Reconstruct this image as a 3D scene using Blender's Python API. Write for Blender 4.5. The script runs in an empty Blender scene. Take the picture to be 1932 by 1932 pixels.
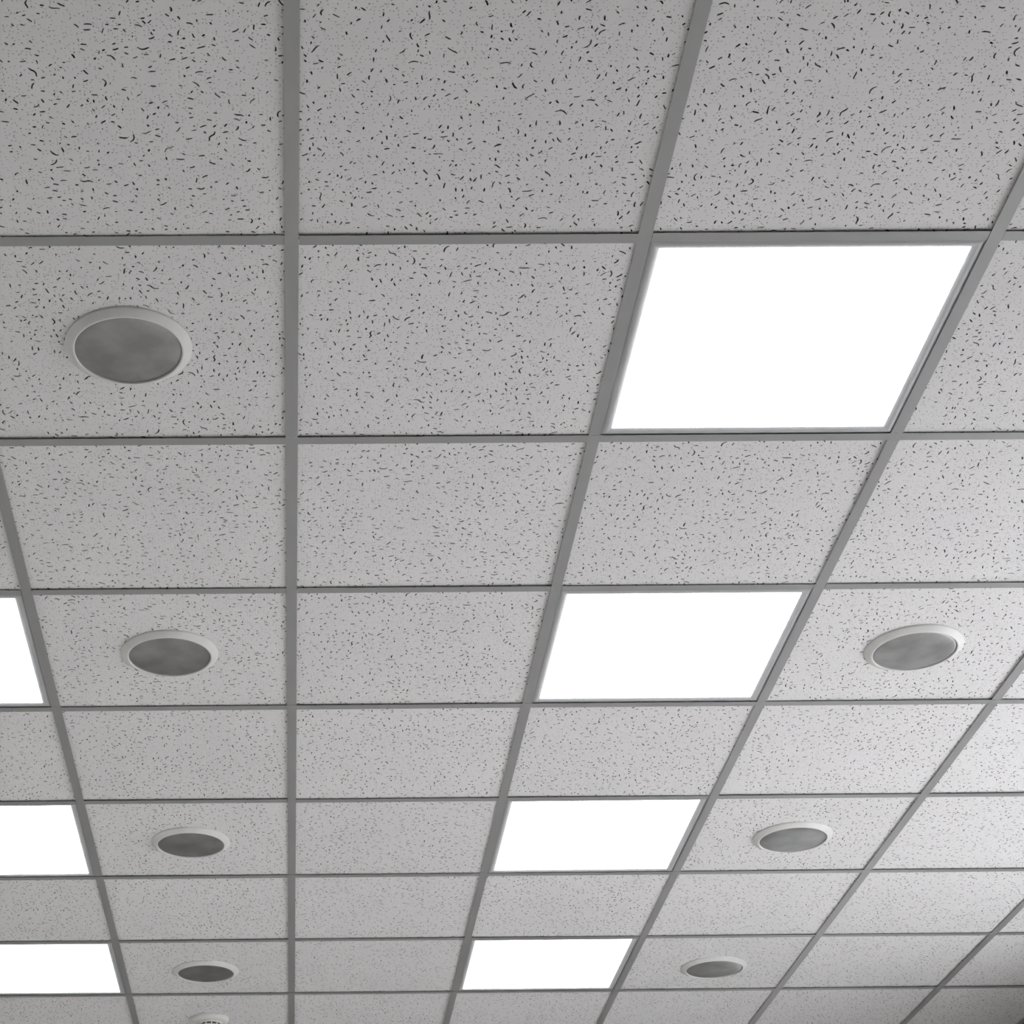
import bpy, math, random
from mathutils import Vector
from mathutils.geometry import delaunay_2d_cdt

scene = bpy.context.scene
col = scene.collection
random.seed(7)

# ------------------------------------------------------------------ sizes
H = 3.40                       # ceiling height above the floor
M = 0.60                       # ceiling module
X0, X1 = -3.60, 2.872          # left / right wall
Y0, Y1 = -4.80, 9.00           # back / front wall

# ------------------------------------------------------------------ camera
cd = bpy.data.cameras.new('camera')
cam = bpy.data.objects.new('camera', cd)
col.objects.link(cam)
cam.location = (-0.0176, -2.3122, H - 2.0033)
cam.rotation_mode = 'XYZ'
cam.rotation_euler = (math.radians(122.238083), math.radians(0.59724), math.radians(-0.178128))
cd.sensor_fit = 'HORIZONTAL'
cd.sensor_width = 36.0
cd.lens = 36.0 * 3361.078 / 1932.0
cd.shift_x = (966 - 562.22) / 1932.0
cd.shift_y = 0.0
cd.clip_start = 0.02
scene.camera = cam

# ------------------------------------------------------------------ world, exposure
world = bpy.data.worlds.new('overcast_sky')
scene.world = world
world.use_nodes = True
bg = world.node_tree.nodes['Background']
bg.inputs['Color'].default_value = (0.955, 0.965, 1.0, 1)
bg.inputs['Strength'].default_value = 9.0
vs = scene.view_settings
vs.view_transform = 'Standard'
vs.look = 'None'
vs.gamma = 1.0
vs.use_curve_mapping = False
vs.exposure = -0.36
PANEL = 17.0                   # radiance of the lit diffusers
scene.cycles.max_bounces = 10
scene.cycles.diffuse_bounces = 6
scene.cycles.glossy_bounces = 4
scene.cycles.sample_clamp_indirect = 12.0


# ------------------------------------------------------------------ helpers
def tag(o, label=None, cat=None, group=None, kind=None):
    if label: o['label'] = label
    if cat: o['category'] = cat
    if group: o['group'] = group
    if kind: o['kind'] = kind
    return o


def link(name, me, mat=None, parent=None):
    o = bpy.data.objects.new(name, me)
    col.objects.link(o)
    if parent: o.parent = parent
    if mat is not None and len(me.materials) == 0:
        me.materials.append(mat)
    return o


class MB:
    def __init__(s):
        s.v = []; s.f = []; s.smooth = []

    def box(s, x0, x1, y0, y1, z0, z1):
        b = len(s.v)
        s.v += [(x0, y0, z0), (x1, y0, z0), (x1, y1, z0), (x0, y1, z0),
                (x0, y0, z1), (x1, y0, z1), (x1, y1, z1), (x0, y1, z1)]
        for q in ((3, 2, 1, 0), (4, 5, 6, 7), (0, 1, 5, 4), (1, 2, 6, 5), (2, 3, 7, 6), (3, 0, 4, 7)):
            s.f.append(tuple(b + i for i in q)); s.smooth.append(False)
        return s

    def lathe(s, prof, n=64, close=False, smooth=True):
        """prof: list of (r, z); r == 0 makes a pole"""
        rings = []
        for r, z in prof:
            b = len(s.v)
            if r <= 1e-9:
                s.v.append((0, 0, z)); rings.append([b] * n)
            else:
                for k in range(n):
                    a = 2 * math.pi * k / n
                    s.v.append((r * math.cos(a), r * math.sin(a), z))
                rings.append([b + k for k in range(n)])
        pairs = list(zip(rings, rings[1:]))
        if close: pairs.append((rings[-1], rings[0]))
        for A, B in pairs:
            for k in range(n):
                k2 = (k + 1) % n
                q = [A[k], A[k2], B[k2], B[k]]
                q = list(dict.fromkeys(q))
                if len(q) >= 3:
                    s.f.append(tuple(q)); s.smooth.append(smooth)
        return s

    def extrude(s, prof, axis, a0, a1):
        """closed profile of (across, z) swept along x or y"""
        n = len(prof); b = len(s.v)
        for a in (a0, a1):
            for p, z in prof:
                s.v.append((a, p, z) if axis == 'x' else (p, a, z))
        for k in range(n):
            k2 = (k + 1) % n
            s.f.append((b + k, b + k2, b + n + k2, b + n + k)); s.smooth.append(False)
        s.f.append(tuple(b + k for k in range(n))); s.smooth.append(False)
        s.f.append(tuple(b + n + k for k in reversed(range(n)))); s.smooth.append(False)
        return s

    def mesh(s, name, mat=None, recalc=True):
        me = bpy.data.meshes.new(name)
        me.from_pydata(s.v, [], s.f)
        me.polygons.foreach_set('use_smooth', s.smooth)
        if recalc:
            import bmesh
            bm = bmesh.new(); bm.from_mesh(me)
            bmesh.ops.recalc_face_normals(bm, faces=bm.faces)
            bm.to_mesh(me); bm.free()
        me.update()
        if mat is not None: me.materials.append(mat)
        return me


def material(name, color, rough=0.6, metal=0.0, spec=0.5):
    m = bpy.data.materials.new(name)
    m.use_nodes = True
    b = m.node_tree.nodes['Principled BSDF']
    b.inputs['Base Color'].default_value = (*color, 1)
    b.inputs['Roughness'].default_value = rough
    b.inputs['Metallic'].default_value = metal
    b.inputs['Specular IOR Level'].default_value = spec
    return m


def nodes(m):
    nt = m.node_tree
    def N(t, **kw):
        n = nt.nodes.new(t)
        for k, v in kw.items(): setattr(n, k, v)
        return n
    return nt, N, nt.links.new, nt.nodes['Principled BSDF']


def add_noise(m, scale, c0, c1, lo=0.35, hi=0.65, detail=4, bump=0.0, bump_scale=None, dist=0.001):
    nt, N, L, b = nodes(m)
    tc = N('ShaderNodeTexCoord')
    no = N('ShaderNodeTexNoise'); no.inputs['Scale'].default_value = scale; no.inputs['Detail'].default_value = detail
    L(tc.outputs['Object'], no.inputs['Vector'])
    cr = N('ShaderNodeValToRGB')
    cr.color_ramp.elements[0].position = lo; cr.color_ramp.elements[0].color = (*c0, 1)
    cr.color_ramp.elements[1].position = hi; cr.color_ramp.elements[1].color = (*c1, 1)
    L(no.outputs['Fac'], cr.inputs['Fac']); L(cr.outputs['Color'], b.inputs['Base Color'])
    if bump:
        n2 = N('ShaderNodeTexNoise'); n2.inputs['Scale'].default_value = bump_scale or scale * 4
        L(tc.outputs['Object'], n2.inputs['Vector'])
        bp = N('ShaderNodeBump'); bp.inputs['Strength'].default_value = bump; bp.inputs['Distance'].default_value = dist
        L(n2.outputs['Fac'], bp.inputs['Height']); L(bp.outputs['Normal'], b.inputs['Normal'])
    return m


# ------------------------------------------------------------------ materials
def tile_material():
    m = material('mineral_tile_face', (0.72, 0.715, 0.705), 0.9, 0, 0.2)
    nt, N, L, b = nodes(m)
    tc = N('ShaderNodeTexCoord'); oi = N('ShaderNodeObjectInfo')
    off = N('ShaderNodeVectorMath', operation='SCALE'); off.inputs[0].default_value = (3.1, 5.7, 0)
    L(oi.outputs['Random'], off.inputs['Scale'])
    ad = N('ShaderNodeVectorMath', operation='ADD')
    L(tc.outputs['Object'], ad.inputs[0]); L(off.outputs['Vector'], ad.inputs[1])
    # faint needle holes
    vo = N('ShaderNodeTexVoronoi', voronoi_dimensions='2D'); vo.inputs['Scale'].default_value = 150
    L(ad.outputs['Vector'], vo.inputs['Vector'])
    mr = N('ShaderNodeMapRange'); mr.inputs['From Min'].default_value = 0.09; mr.inputs['From Max'].default_value = 0.24
    mr.inputs['To Min'].default_value = 1; mr.inputs['To Max'].default_value = 0
    L(vo.outputs['Distance'], mr.inputs['Value'])
    sp = N('ShaderNodeSeparateColor'); L(vo.outputs['Color'], sp.inputs['Color'])
    mr2 = N('ShaderNodeMapRange'); mr2.inputs['From Min'].default_value = 0.45; mr2.inputs['From Max'].default_value = 1.0
    mr2.inputs['To Min'].default_value = 0.0; mr2.inputs['To Max'].default_value = 0.75
    L(sp.outputs['Red'], mr2.inputs['Value'])
    mu = N('ShaderNodeMath', operation='MULTIPLY'); L(mr.outputs['Result'], mu.inputs[0]); L(mr2.outputs['Result'], mu.inputs[1])
    # slow tone drift and per-tile tone
    no = N('ShaderNodeTexNoise'); no.inputs['Scale'].default_value = 5; no.inputs['Detail'].default_value = 3
    L(ad.outputs['Vector'], no.inputs['Vector'])
    t1 = N('ShaderNodeMapRange'); t1.inputs['To Min'].default_value = 0.96; t1.inputs['To Max'].default_value = 1.03
    L(no.outputs['Fac'], t1.inputs['Value'])
    t2 = N('ShaderNodeMapRange'); t2.inputs['To Min'].default_value = 0.975; t2.inputs['To Max'].default_value = 1.015
    L(oi.outputs['Random'], t2.inputs['Value'])
    t3 = N('ShaderNodeMath', operation='MULTIPLY'); L(t1.outputs['Result'], t3.inputs[0]); L(t2.outputs['Result'], t3.inputs[1])
    base = N('ShaderNodeVectorMath', operation='SCALE'); base.inputs[0].default_value = (0.716, 0.713, 0.715)
    L(t3.outputs['Value'], base.inputs['Scale'])
    mx = N('ShaderNodeMix', data_type='RGBA')
    L(mu.outputs['Value'], mx.inputs['Factor']); L(base.outputs['Vector'], mx.inputs['A'])
    mx.inputs['B'].default_value = (0.16, 0.155, 0.15, 1)
    L(mx.outputs['Result'], b.inputs['Base Color'])
    gr = N('ShaderNodeTexNoise'); gr.inputs['Scale'].default_value = 420; gr.inputs['Detail'].default_value = 2
    L(ad.outputs['Vector'], gr.inputs['Vector'])
    bp = N('ShaderNodeBump'); bp.inputs['Strength'].default_value = 0.12; bp.inputs['Distance'].default_value = 0.0006
    L(gr.outputs['Fac'], bp.inputs['Height']); L(bp.outputs['Normal'], b.inputs['Normal'])
    return m


MAT = {}
MAT['tile'] = tile_material()
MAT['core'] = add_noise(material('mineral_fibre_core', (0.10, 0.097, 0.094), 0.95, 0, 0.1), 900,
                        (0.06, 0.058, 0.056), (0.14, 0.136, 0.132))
MAT['tee'] = add_noise(material('grey_painted_steel', (0.31, 0.31, 0.31), 0.42, 0.15, 0.5), 2.2,
                       (0.304, 0.306, 0.308), (0.324, 0.324, 0.323), bump=0.02, bump_scale=60)
MAT['tee_web'] = material('galvanised_steel', (0.22, 0.22, 0.22), 0.5, 0.4)
MAT['light_frame'] = add_noise(material('white_enamel_frame', (0.42, 0.425, 0.435), 0.5), 6,
                               (0.41, 0.415, 0.425), (0.43, 0.435, 0.445))
MAT['rim'] = add_noise(material('white_plastic_rim', (0.68, 0.68, 0.67), 0.4), 30, (0.66, 0.66, 0.65), (0.70, 0.70, 0.69))
MAT['plastic'] = add_noise(material('ivory_plastic', (0.74, 0.735, 0.71), 0.3), 30, (0.72, 0.715, 0.69), (0.76, 0.755, 0.73))
MAT['dark'] = add_noise(material('dark_plastic_gauze', (0.03, 0.028, 0.026), 0.6), 300, (0.02, 0.019, 0.018), (0.045, 0.042, 0.04))


def grille_material():
    m = material('perforated_grey_grille', (0.2, 0.2, 0.195), 0.45, 0.65)
    nt, N, L, b = nodes(m)
    b.inputs['Coat Weight'].default_value = 0.7; b.inputs['Coat Roughness'].default_value = 0.4; b.inputs['Coat IOR'].default_value = 1.6
    tc = N('ShaderNodeTexCoord'); oi = N('ShaderNodeObjectInfo')
    off = N('ShaderNodeVectorMath', operation='SCALE'); off.inputs[0].default_value = (2.3, 4.1, 1.7)
    L(oi.outputs['Random'], off.inputs['Scale'])
    ad = N('ShaderNodeVectorMath', operation='ADD')
    L(tc.outputs['Object'], ad.inputs[0]); L(off.outputs['Vector'], ad.inputs[1])
    no = N('ShaderNodeTexNoise'); no.inputs['Scale'].default_value = 14; no.inputs['Detail'].default_value = 3
    no.inputs['Roughness'].default_value = 0.45
    L(ad.outputs['Vector'], no.inputs['Vector'])
    cr = N('ShaderNodeValToRGB')
    cr.color_ramp.elements[0].position = 0.34; cr.color_ramp.elements[0].color = (0.22, 0.22, 0.217, 1)
    cr.color_ramp.elements[1].position = 0.68; cr.color_ramp.elements[1].color = (0.36, 0.36, 0.355, 1)
    L(no.outputs['Fac'], cr.inputs['Fac'])
    vo = N('ShaderNodeTexVoronoi', voronoi_dimensions='2D'); vo.inputs['Scale'].default_value = 480
    vo.inputs['Randomness'].default_value = 0.0
    L(tc.outputs['Object'], vo.inputs['Vector'])
    mr = N('ShaderNodeMapRange'); mr.inputs['From Min'].default_value = 0.2; mr.inputs['From Max'].default_value = 0.42
    mr.inputs['To Min'].default_value = 0.8; mr.inputs['To Max'].default_value = 1.08
    L(vo.outputs['Distance'], mr.inputs['Value'])
    sc = N('ShaderNodeVectorMath', operation='SCALE')
    L(cr.outputs['Color'], sc.inputs[0]); L(mr.outputs['Result'], sc.inputs['Scale'])
    L(sc.outputs['Vector'], b.inputs['Base Color'])
    return m


MAT['grille'] = grille_material()
lamp = bpy.data.materials.new('lit_diffuser'); lamp.use_nodes = True
_nt = lamp.node_tree; _nt.nodes.remove(_nt.nodes['Principled BSDF'])
_em = _nt.nodes.new('ShaderNodeEmission'); _em.inputs['Color'].default_value = (0.985, 0.99, 1.0, 1)
_em.inputs['Strength'].default_value = PANEL
_nt.links.new(_em.outputs['Emission'], _nt.nodes['Material Output'].inputs['Surface'])
MAT['lamp'] = lamp
MAT['floor'] = add_noise(material('pale_beige_vinyl', (0.58, 0.56, 0.54), 0.5), 8, (0.56, 0.54, 0.52), (0.60, 0.58, 0.56),
                         bump=0.03, bump_scale=90)
MAT['wall'] = add_noise(material('off_white_paint', (0.66, 0.645, 0.62), 0.8), 3, (0.64, 0.625, 0.60), (0.68, 0.665, 0.64),
                        bump=0.05, bump_scale=200)
MAT['wood'] = add_noise(material('dark_brown_panelling', (0.045, 0.036, 0.029), 0.5), 7, (0.035, 0.028, 0.022), (0.055, 0.044, 0.035))
MAT['window_frame'] = material('white_window_frame', (0.7, 0.7, 0.7), 0.4)
glass = material('window_glass', (1, 1, 1), 0.0); glass.node_tree.nodes['Principled BSDF'].inputs['Transmission Weight'].default_value = 1.0
glass.node_tree.nodes['Principled BSDF'].inputs['IOR'].default_value = 1.0
MAT['glass'] = glass
MAT['ground'] = add_noise(material('pale_concrete_yard', (0.5, 0.5, 0.49), 0.9), 0.6, (0.46, 0.46, 0.45), (0.54, 0.54, 0.53))
MAT['slab'] = material('bare_concrete', (0.3, 0.3, 0.29), 0.9)

# ------------------------------------------------------------------ room shell
T = 0.20
def struct(name, mb, mat):
    return tag(link(name, mb.mesh(name, mat)), kind='structure')

struct('floor', MB().box(X0 - T, X1 + T, Y0 - T, Y1 + T, -0.15, 0), MAT['floor'])
struct('wall_left', MB().box(X0 - T, X0, Y0 - T, Y1 + T, 0, H + 0.3), MAT['wall'])
struct('wall_back', MB().box(X0, X1, Y0 - T, Y0, 0, H + 0.3), MAT['wood'])
struct('wall_front', MB().box(X0, X1, Y1, Y1 + T, 0, H + 0.3), MAT['wood'])
WIN = [(-0.2, 3.70, 0.85, 3.15), (5.30, 8.60, 1.15, 2.15)]     # window openings: y0, y1, sill, head; second one unseen, added to brighten right-hand grilles
wr = MB()
ys = [Y0 - T] + [y for w in WIN for y in w[:2]] + [Y1 + T]
for a, b in zip(ys[0::2], ys[1::2]):
    wr.box(X1, X1 + T, a, b, 0, H + 0.3)         # piers
for a, b, WZ0, WZ1 in WIN:
    wr.box(X1, X1 + T, a, b, 0, WZ0).box(X1, X1 + T, a, b, WZ1, H + 0.3)
struct('wall_right', wr, MAT['wood'])
for n, (WY0, WY1, WZ0, WZ1) in enumerate(WIN):
    win = tag(bpy.data.objects.new('window_%d' % (n + 1), None), kind='structure'); col.objects.link(win)  # the second is an invented opening, shaped for the speaker grille reflections
    win.location = (X1 + 0.08, (WY0 + WY1) / 2, WZ0)
    hw = (WY1 - WY0) / 2; hh = WZ1 - WZ0
    fr = MB().box(0, .06, -hw, hw, 0, .06).box(0, .06, -hw, hw, hh - .06, hh)
    fr.box(0, .06, -hw, -hw + .06, .06, hh - .06).box(0, .06, hw - .06, hw, .06, hh - .06)
    link('window_frame', fr.mesh('window_frame', MAT['window_frame']), parent=win)
    npane = 3; pw = (2 * hw - .12) / npane
    mul = MB().box(0, .06, -.025, .025, .06, hh - .06).mesh('mullion', MAT['window_frame'])
    for k in range(1, npane):
        o = link('mullion', mul, parent=win); o.location.y = -hw + .06 + k * pw
    pane = MB().box(.028, .034, -pw / 2 + .026, pw / 2 - .026, .06, hh - .06).mesh('pane', MAT['glass'])
    for k in range(npane):
        o = link('pane', pane, parent=win); o.location.y = -hw + .06 + (k + .5) * pw
    pl = bpy.data.lights.new('window_daylight_portal', 'AREA'); pl.shape = 'RECTANGLE'
    pl.size = hh; pl.size_y = 2 * hw; pl.cycles.is_portal = True
    po = bpy.data.objects.new('window_daylight_portal', pl); col.objects.link(po)
    po.location = (X1 + T + .02, (WY0 + WY1) / 2, (WZ0 + WZ1) / 2); po.rotation_euler = (0, math.radians(90), 0)
struct('ground', MB().box(X1 + T, 60, -50, 50, -0.45, -0.25), MAT['ground'])

# ------------------------------------------------------------------ ceiling
ceil = struct('ceiling', MB().box(X0, X1, Y0, Y1, 0.14, 0.30), MAT['slab'])
ceil.location.z = H

ULINES = list(range(-6, 5))           # lines along y at x = u*M
VLINES = list(range(-8, 16))          # lines along x at y = v*M
VOFF = {4: .003, 5: -.004, 6: .003, 7: -.001}
def vy(v): return v * M + VOFF.get(v, 0.0)
def ux(u): return u * M

FW = 0.0120                           # half of the visible tee face
TEE = [(-FW, 0), (FW, 0), (FW - .0012, .0007), (.0006, .0007), (.0006, .032), (.003, .032), (.003, .040),
       (-.003, .040), (-.003, .032), (-.0006, .032), (-.0006, .0007), (-FW + .0012, .0007)]


def tee(name, axis, a0, a1, across, dz=0.0):
    me = MB().extrude(TEE, axis, a0, a1).mesh(name, MAT['tee'])
    o = link(name, me, parent=ceil)
    o.location = (0, across, dz) if axis == 'x' else (across, 0, dz)
    return o


JOINT = -0.708                        # butt joint of the main runners
for v in VLINES:
    if v % 2:
        tee('main_runner', 'x', X0, JOINT - .0006, vy(v))
        tee('main_runner', 'x', JOINT + .0006, X1, vy(v), 0.0001)
odd = [v for v in VLINES if v % 2]
spans = [(Y0, vy(odd[0]) - FW)] + [(vy(a) + FW, vy(b) - FW) for a, b in zip(odd, odd[1:])] + [(vy(odd[-1]) + FW, Y1)]
for u in ULINES[1:]:
    for a, b in spans:
        tee('cross_tee', 'y', a + .0003, b - .0003, ux(u) + random.uniform(-.0006, .0006), random.uniform(.0001, .0005))
xs = [X0] + [ux(u) for u in ULINES[1:]] + [X1]
for v in VLINES:
    if v % 2 == 0 and Y0 + .1 < vy(v) < Y1 - .1:
        for a, b in zip(xs, xs[1:]):
            tee('short_tee', 'x', a + (FW + .0004 if a > X0 else 0), b - (FW + .0004 if b < X1 else 0),
                vy(v) + random.uniform(-.001, .001), random.uniform(.0003, .0009))
# wall angle around the edge
ang = [(0, 0), (.022, 0), (.022, .0008), (.0008, .0008), (.0008, .022), (0, .022)]
tr = MB().extrude([(X1 - p, z) for p, z in ang], 'y', Y0, Y1).mesh('wall_angle', MAT['tee'])
t_ = tag(link('trim_1', tr), kind='structure'); t_.location.z = H - .0009
tr = MB().extrude([(X0 + p, z) for p, z in ang], 'y', Y0, Y1).mesh('wall_angle', MAT['tee'])
t_ = tag(link('trim_2', tr), kind='structure'); t_.location.z = H - .0009


# -- mineral tiles with real fissures (worm-shaped pits) and pin holes
def tile_mesh(name, w, d, seed):
    """w x d tile in metres, face at z = 0 looking down, pits sunk upward"""
    rng = random.Random(seed)
    hw, hd = w * 500, d * 500          # half sizes in mm
    verts = [(-hw, -hd), (hw, -hd), (hw, hd), (-hw, hd)]
    faces = [[0, 1, 2, 3]]
    depth = [0.0]
    cell = 8.0
    grid = {}
    def free(pts, r):
        for x, y in pts:
            cx, cy = int(x // cell), int(y // cell)
            for i in (-1, 0, 1):
                for j in (-1, 0, 1):
                    for (px, py, pr) in grid.get((cx + i, cy + j), ()):
                        if (px - x) ** 2 + (py - y) ** 2 < (pr + r) ** 2: return False
        return True
    def put(pts, r):
        for x, y in pts: grid.setdefault((int(x // cell), int(y // cell)), []).append((x, y, r))
    area = w * d
    # fissures
    want = int(1900 * area); tries = 0; n = 0
    while n < want and tries < want * 20:
        tries += 1
        Lh = min(9.5, max(1.3, rng.lognormvariate(1.25, 0.40)))       # half length, mm
        wd = rng.uniform(0.85, 1.38) * (1.12 if Lh < 3 else 1.0)
        a = rng.uniform(0, math.pi)
        if rng.random() < 0.35: a = rng.gauss(0, 0.5)
        cx, cy = rng.uniform(-hw + 2, hw - 2), rng.uniform(-hd + 2, hd - 2)
        k = rng.gauss(0, 0.032); k2 = rng.gauss(0, 0.004)
        ns = 4 if Lh > 2.2 else 2
        ca, sa = math.cos(a), math.sin(a)
        sp = []
        for i in range(ns + 1):
            t = -Lh + 2 * Lh * i / ns
            b = k * t * t + k2 * t * t * t
            sp.append((cx + t * ca - b * sa, cy + t * sa + b * ca))
        if any(abs(x) > hw - 1.6 or abs(y) > hd - 1.6 for x, y in sp): continue
        if not free(sp, wd + 4.2) and rng.random() < 0.93: continue
        if not free(sp, wd + 0.9): continue
        put(sp, wd)
        up, dn = [], []
        for i, (x, y) in enumerate(sp):
            p, q = sp[max(0, i - 1)], sp[min(ns, i + 1)]
            tx, ty = q[0] - p[0], q[1] - p[1]; l = math.hypot(tx, ty) or 1
            tx, ty = tx / l, ty / l
            s = wd * (0.55 if i in (0, ns) else rng.uniform(0.85, 1.2))
            up.append((x - ty * s, y + tx * s)); dn.append((x + ty * s, y - tx * s))
        b = len(verts)
        loop = dn + up[::-1]
        verts += loop; faces.append(list(range(b, b + len(loop))))
        depth.append(rng.uniform(2.4, 4.5) if rng.random() > 0.25 else rng.uniform(1.0, 2.0)); n += 1
    # pin holes
    want = int(4200 * area); tries = 0; n = 0
    while n < want and tries < want * 12:
        tries += 1
        r = rng.uniform(0.5, 1.05)
        x, y = rng.uniform(-hw + 2, hw - 2), rng.uniform(-hd + 2, hd - 2)
        if not free([(x, y)], r + 0.8): continue
        put([(x, y)], r)
        a0 = rng.uniform(0, 6.28); b = len(verts)
        for i in range(5):
            a = a0 + i * 2 * math.pi / 5
            verts.append((x + r * math.cos(a), y + r * math.sin(a)))
        faces.append(list(range(b, b + 5))); depth.append(rng.uniform(0.8, 2.2)); n += 1
    ov, oe, of, _, _, ofi = delaunay_2d_cdt([Vector(v) for v in verts], [], faces, 0, 1e-6, True)
    V = [(p.x / 1000, p.y / 1000, 0.0) for p in ov]
    F, MI = [], []
    boundary = {}
    low = {}
    def lowv(i, dz):
        key = i
        if key not in low:
            low[key] = len(V); V.append((V[i][0], V[i][1], dz / 1000))
        return low[key]
    for f, ids in zip(of, ofi):
        pid = [i for i in ids if i > 0]
        f = list(f)
        if not pid:
            F.append(tuple(reversed(f))); MI.append(0)
        else:
            dz = depth[pid[0]]
            F.append(tuple(lowv(i, dz) for i in reversed(f))); MI.append(1)
            for i in range(len(f)):
                a, b = f[i], f[(i + 1) % len(f)]
                if (b, a) in boundary: del boundary[(b, a)]
                else: boundary[(a, b)] = dz
    for (a, b), dz in boundary.items():
        F.append((b, a, lowv(a, dz), lowv(b, dz))); MI.append(1)
    b = len(V)
    for z in (0, .015):
        V += [(-w / 2, -d / 2, z), (w / 2, -d / 2, z), (w / 2, d / 2, z), (-w / 2, d / 2, z)]
    for i in range(4):
        j = (i + 1) % 4
        F.append((b + i, b + j, b + 4 + j, b + 4 + i)); MI.append(1)
    F.append((b + 4, b + 5, b + 6, b + 7)); MI.append(1)
    me = bpy.data.meshes.new(name)
    me.from_pydata(V, [], F)
    me.materials.append(MAT['tile']); me.materials.append(MAT['core'])
    me.polygons.foreach_set('material_index', MI)
    me.update()
    return me


FULL = [tile_mesh('tile', .594, .594, 100 + k) for k in range(4)]
CUTW = X1 - 4 * M - .003
CUT = [tile_mesh('tile', CUTW, .594, 200 + k) for k in range(2)]

LIGHTS = {(1, 0), (1, 2), (1, 4), (1, 6), (-2, 2), (-2, 4), (-2, 6)}
cells = [(u, v) for u in ULINES for v in range(-8, 15)]
for (u, v) in cells:
    if (u, v) in LIGHTS: continue
    yc = (vy(v) + vy(v + 1)) / 2
    if u == 4:
        o = link('tile', random.choice(CUT), parent=ceil)
        o.location = (4 * M + CUTW / 2 + .001, yc, 0)
        rot = random.choice((0, 2))
    else:
        o = link('tile', random.choice(FULL), parent=ceil)
        o.location = (ux(u) + M / 2, yc, 0)
        rot = random.choice((0, 1, 2, 3))
    tx, ty = random.gauss(0, .0014), random.gauss(0, .0014)
    o.location.z = .0034 + .30 * (abs(tx) + abs(ty)) + abs(random.gauss(0, .0006))
    o.rotation_euler = (tx, ty, rot * math.pi / 2)

# ------------------------------------------------------------------ lit panels
ho, h3 = .2972, .2685
def ring_mesh(prof):
    """square frame from (half size, z) pairs"""
    mb = MB()
    for h, z in prof: mb.v += [(-h, -h, z), (h, -h, z), (h, h, z), (-h, h, z)]
    n = len(prof)
    for i in range(n):
        A, B = i * 4, ((i + 1) % n) * 4
        for k in range(4):
            k2 = (k + 1) % 4
            mb.f.append((A + k, A + k2, B + k2, B + k)); mb.smooth.append(False)
    return mb
frame_me = ring_mesh([(ho, .0030), (.2880, .0030), (.2850, .0016), (.2820, .0006), (.2790, .0002), (.2760, .0005), (.2730, .0013), (.2700, .0025),
                      (h3, .0035), (h3, .011), (ho, .011)]).mesh('light_frame', MAT['light_frame'])
diff_me = MB().box(-h3 + .0003, h3 - .0003, -h3 + .0003, h3 - .0003, .0030, .0080).mesh('diffuser', MAT['lamp'])
PL = {
    (1, 0): 'largest lit square ceiling panel, whole at the upper right of the photo',
    (1, 2): 'lit square panel at centre right, beside the largest pale grey speaker',
    (1, 4): 'third nearest lit square panel of the right column, beside the middle pale speaker',
    (1, 6): 'farthest lit square panel of the right column, beside the smallest pale speaker',
    (-2, 2): 'lit square panel cut by the left photo edge, topmost and narrowest of three there',
    (-2, 4): 'lit square panel cut by the left photo edge, middle one of three there',
    (-2, 6): 'lit square panel at the lower left corner, lowest of three cut by the left edge',
}
for (u, v), lab in PL.items():
    e = bpy.data.objects.new('ceiling_light', None); col.objects.link(e)
    e.location = (ux(u) + M / 2 + random.uniform(-.001, .001), (vy(v) + vy(v + 1)) / 2, H)
    e.rotation_euler = (random.gauss(0, .0012), random.gauss(0, .0012), 0)
    e.location.z += .0006 + .2 * (abs(e.rotation_euler.x) + abs(e.rotation_euler.y))
    tag(e, lab, 'ceiling light', 'square lit ceiling panels')
    link('frame', frame_me, parent=e)
    link('diffuser', diff_me, parent=e)

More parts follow.
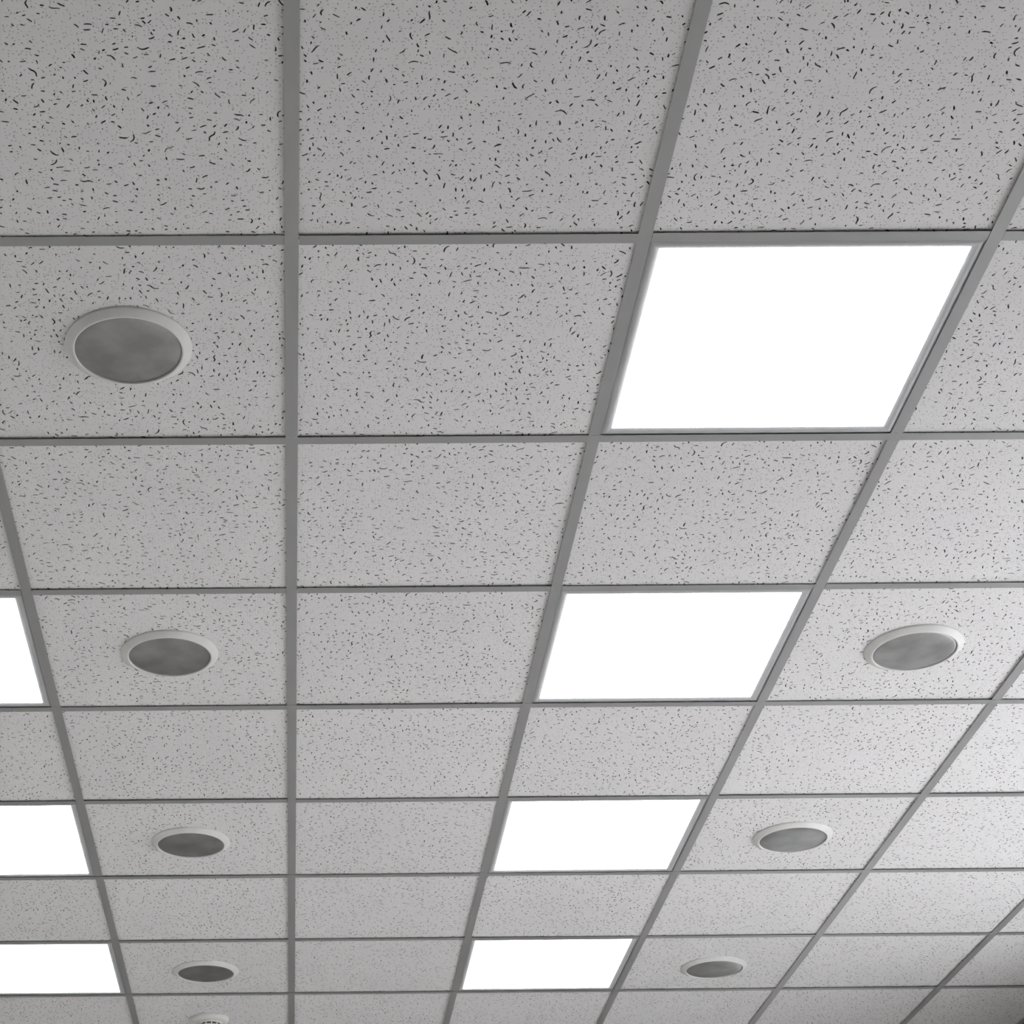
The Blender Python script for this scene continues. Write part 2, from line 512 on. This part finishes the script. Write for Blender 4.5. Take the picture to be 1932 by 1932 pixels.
# ------------------------------------------------------------------ round speakers
rim_me = MB().lathe([(.1170, .0060), (.1172, -.0008), (.1160, -.0020), (.1030, -.0098), (.1008, -.0108), (.0990, -.0104),
                     (.0983, -.0085), (.0983, .0060)], 96, close=True).mesh('rim', MAT['rim'])
prof = [(.0982, .0), (.0982, -.0070)]
for i in range(1, 9):
    t = i / 8
    prof.append((.0976 * math.cos(t * math.pi / 2) if i < 8 else 0, -.0074 - .0042 * math.sin(t * math.pi / 2)))
grille_me = MB().lathe(prof, 96).mesh('grille', MAT['grille'])
SP = [
    ((-1, 0), 0, -.003, 'largest round speaker with dark grey grille, upper left of the photo'),
    ((-1, 2), 5, .004, 'round speaker with dark smudged grille, second nearest in the left column'),
    ((-1, 4), -1, .013, 'round speaker with dark grille, third nearest in the left column'),
    ((-1, 6), -4, .030, 'smallest dark grilled round speaker, directly above the smoke detector'),
    ((2, 2), 6, .006, 'largest round speaker with pale grey grille, at the right photo edge'),
    ((2, 4), 0, .012, 'middle one of three pale grilled round speakers in the right column'),
    ((2, 6), 9, .037, 'smallest pale grilled round speaker, right of the farthest lit panel'),
]
SPX = [-.300, -.294, -.301, -.306, 1.506, 1.499, 1.510]
SPY = [.296, 1.505, 2.714, 3.934, 1.506, 2.713, 3.939]
for (cellxy, _, _, lab), x, y in zip(SP, SPX, SPY):
    e = bpy.data.objects.new('ceiling_speaker', None); col.objects.link(e)
    e.location = (x, y, H + .0024)
    e.rotation_euler = (0, 0, random.uniform(0, 6.28))
    tag(e, lab, 'speaker', 'round speakers set into the ceiling tiles')
    link('rim', rim_me, parent=e)
    link('grille', grille_me, parent=e)

# ------------------------------------------------------------------ smoke detector
sd = bpy.data.objects.new('smoke_detector', None); col.objects.link(sd)
sd.location = (-.312, 4.512, H + .0024)
tag(sd, 'white round smoke detector with dark vent slots at the bottom photo edge', 'smoke detector')
link('base_plate', MB().lathe([(0, .005), (.070, .005), (.0715, -.002), (.0700, -.010), (.066, -.0135), (.050, -.0150), (0, -.0150)], 72).mesh('base_plate', MAT['plastic']), parent=sd)
link('chamber', MB().lathe([(0, -.0145), (.0385, -.0145), (.0375, -.033), (0, -.033)], 48).mesh('chamber', MAT['dark']), parent=sd)
link('collar', MB().lathe([(.040, -.0145), (.0475, -.0150), (.0455, -.0215), (.0400, -.0225)], 64, close=True).mesh('collar', MAT['plastic']), parent=sd)
link('cap', MB().lathe([(0, -.027), (.0415, -.0275), (.0435, -.0300), (.0420, -.0350), (.034, -.0410), (.020, -.0440), (0, -.0448)], 64).mesh('cap', MAT['plastic']), parent=sd)
rib_me = MB().box(.0375, .0432, -.0022, .0022, -.0290, -.0215).mesh('rib', MAT['plastic'])
for k in range(12):
    o = link('rib', rib_me, parent=sd); o.rotation_euler.z = 2 * math.pi * (k + .3) / 12
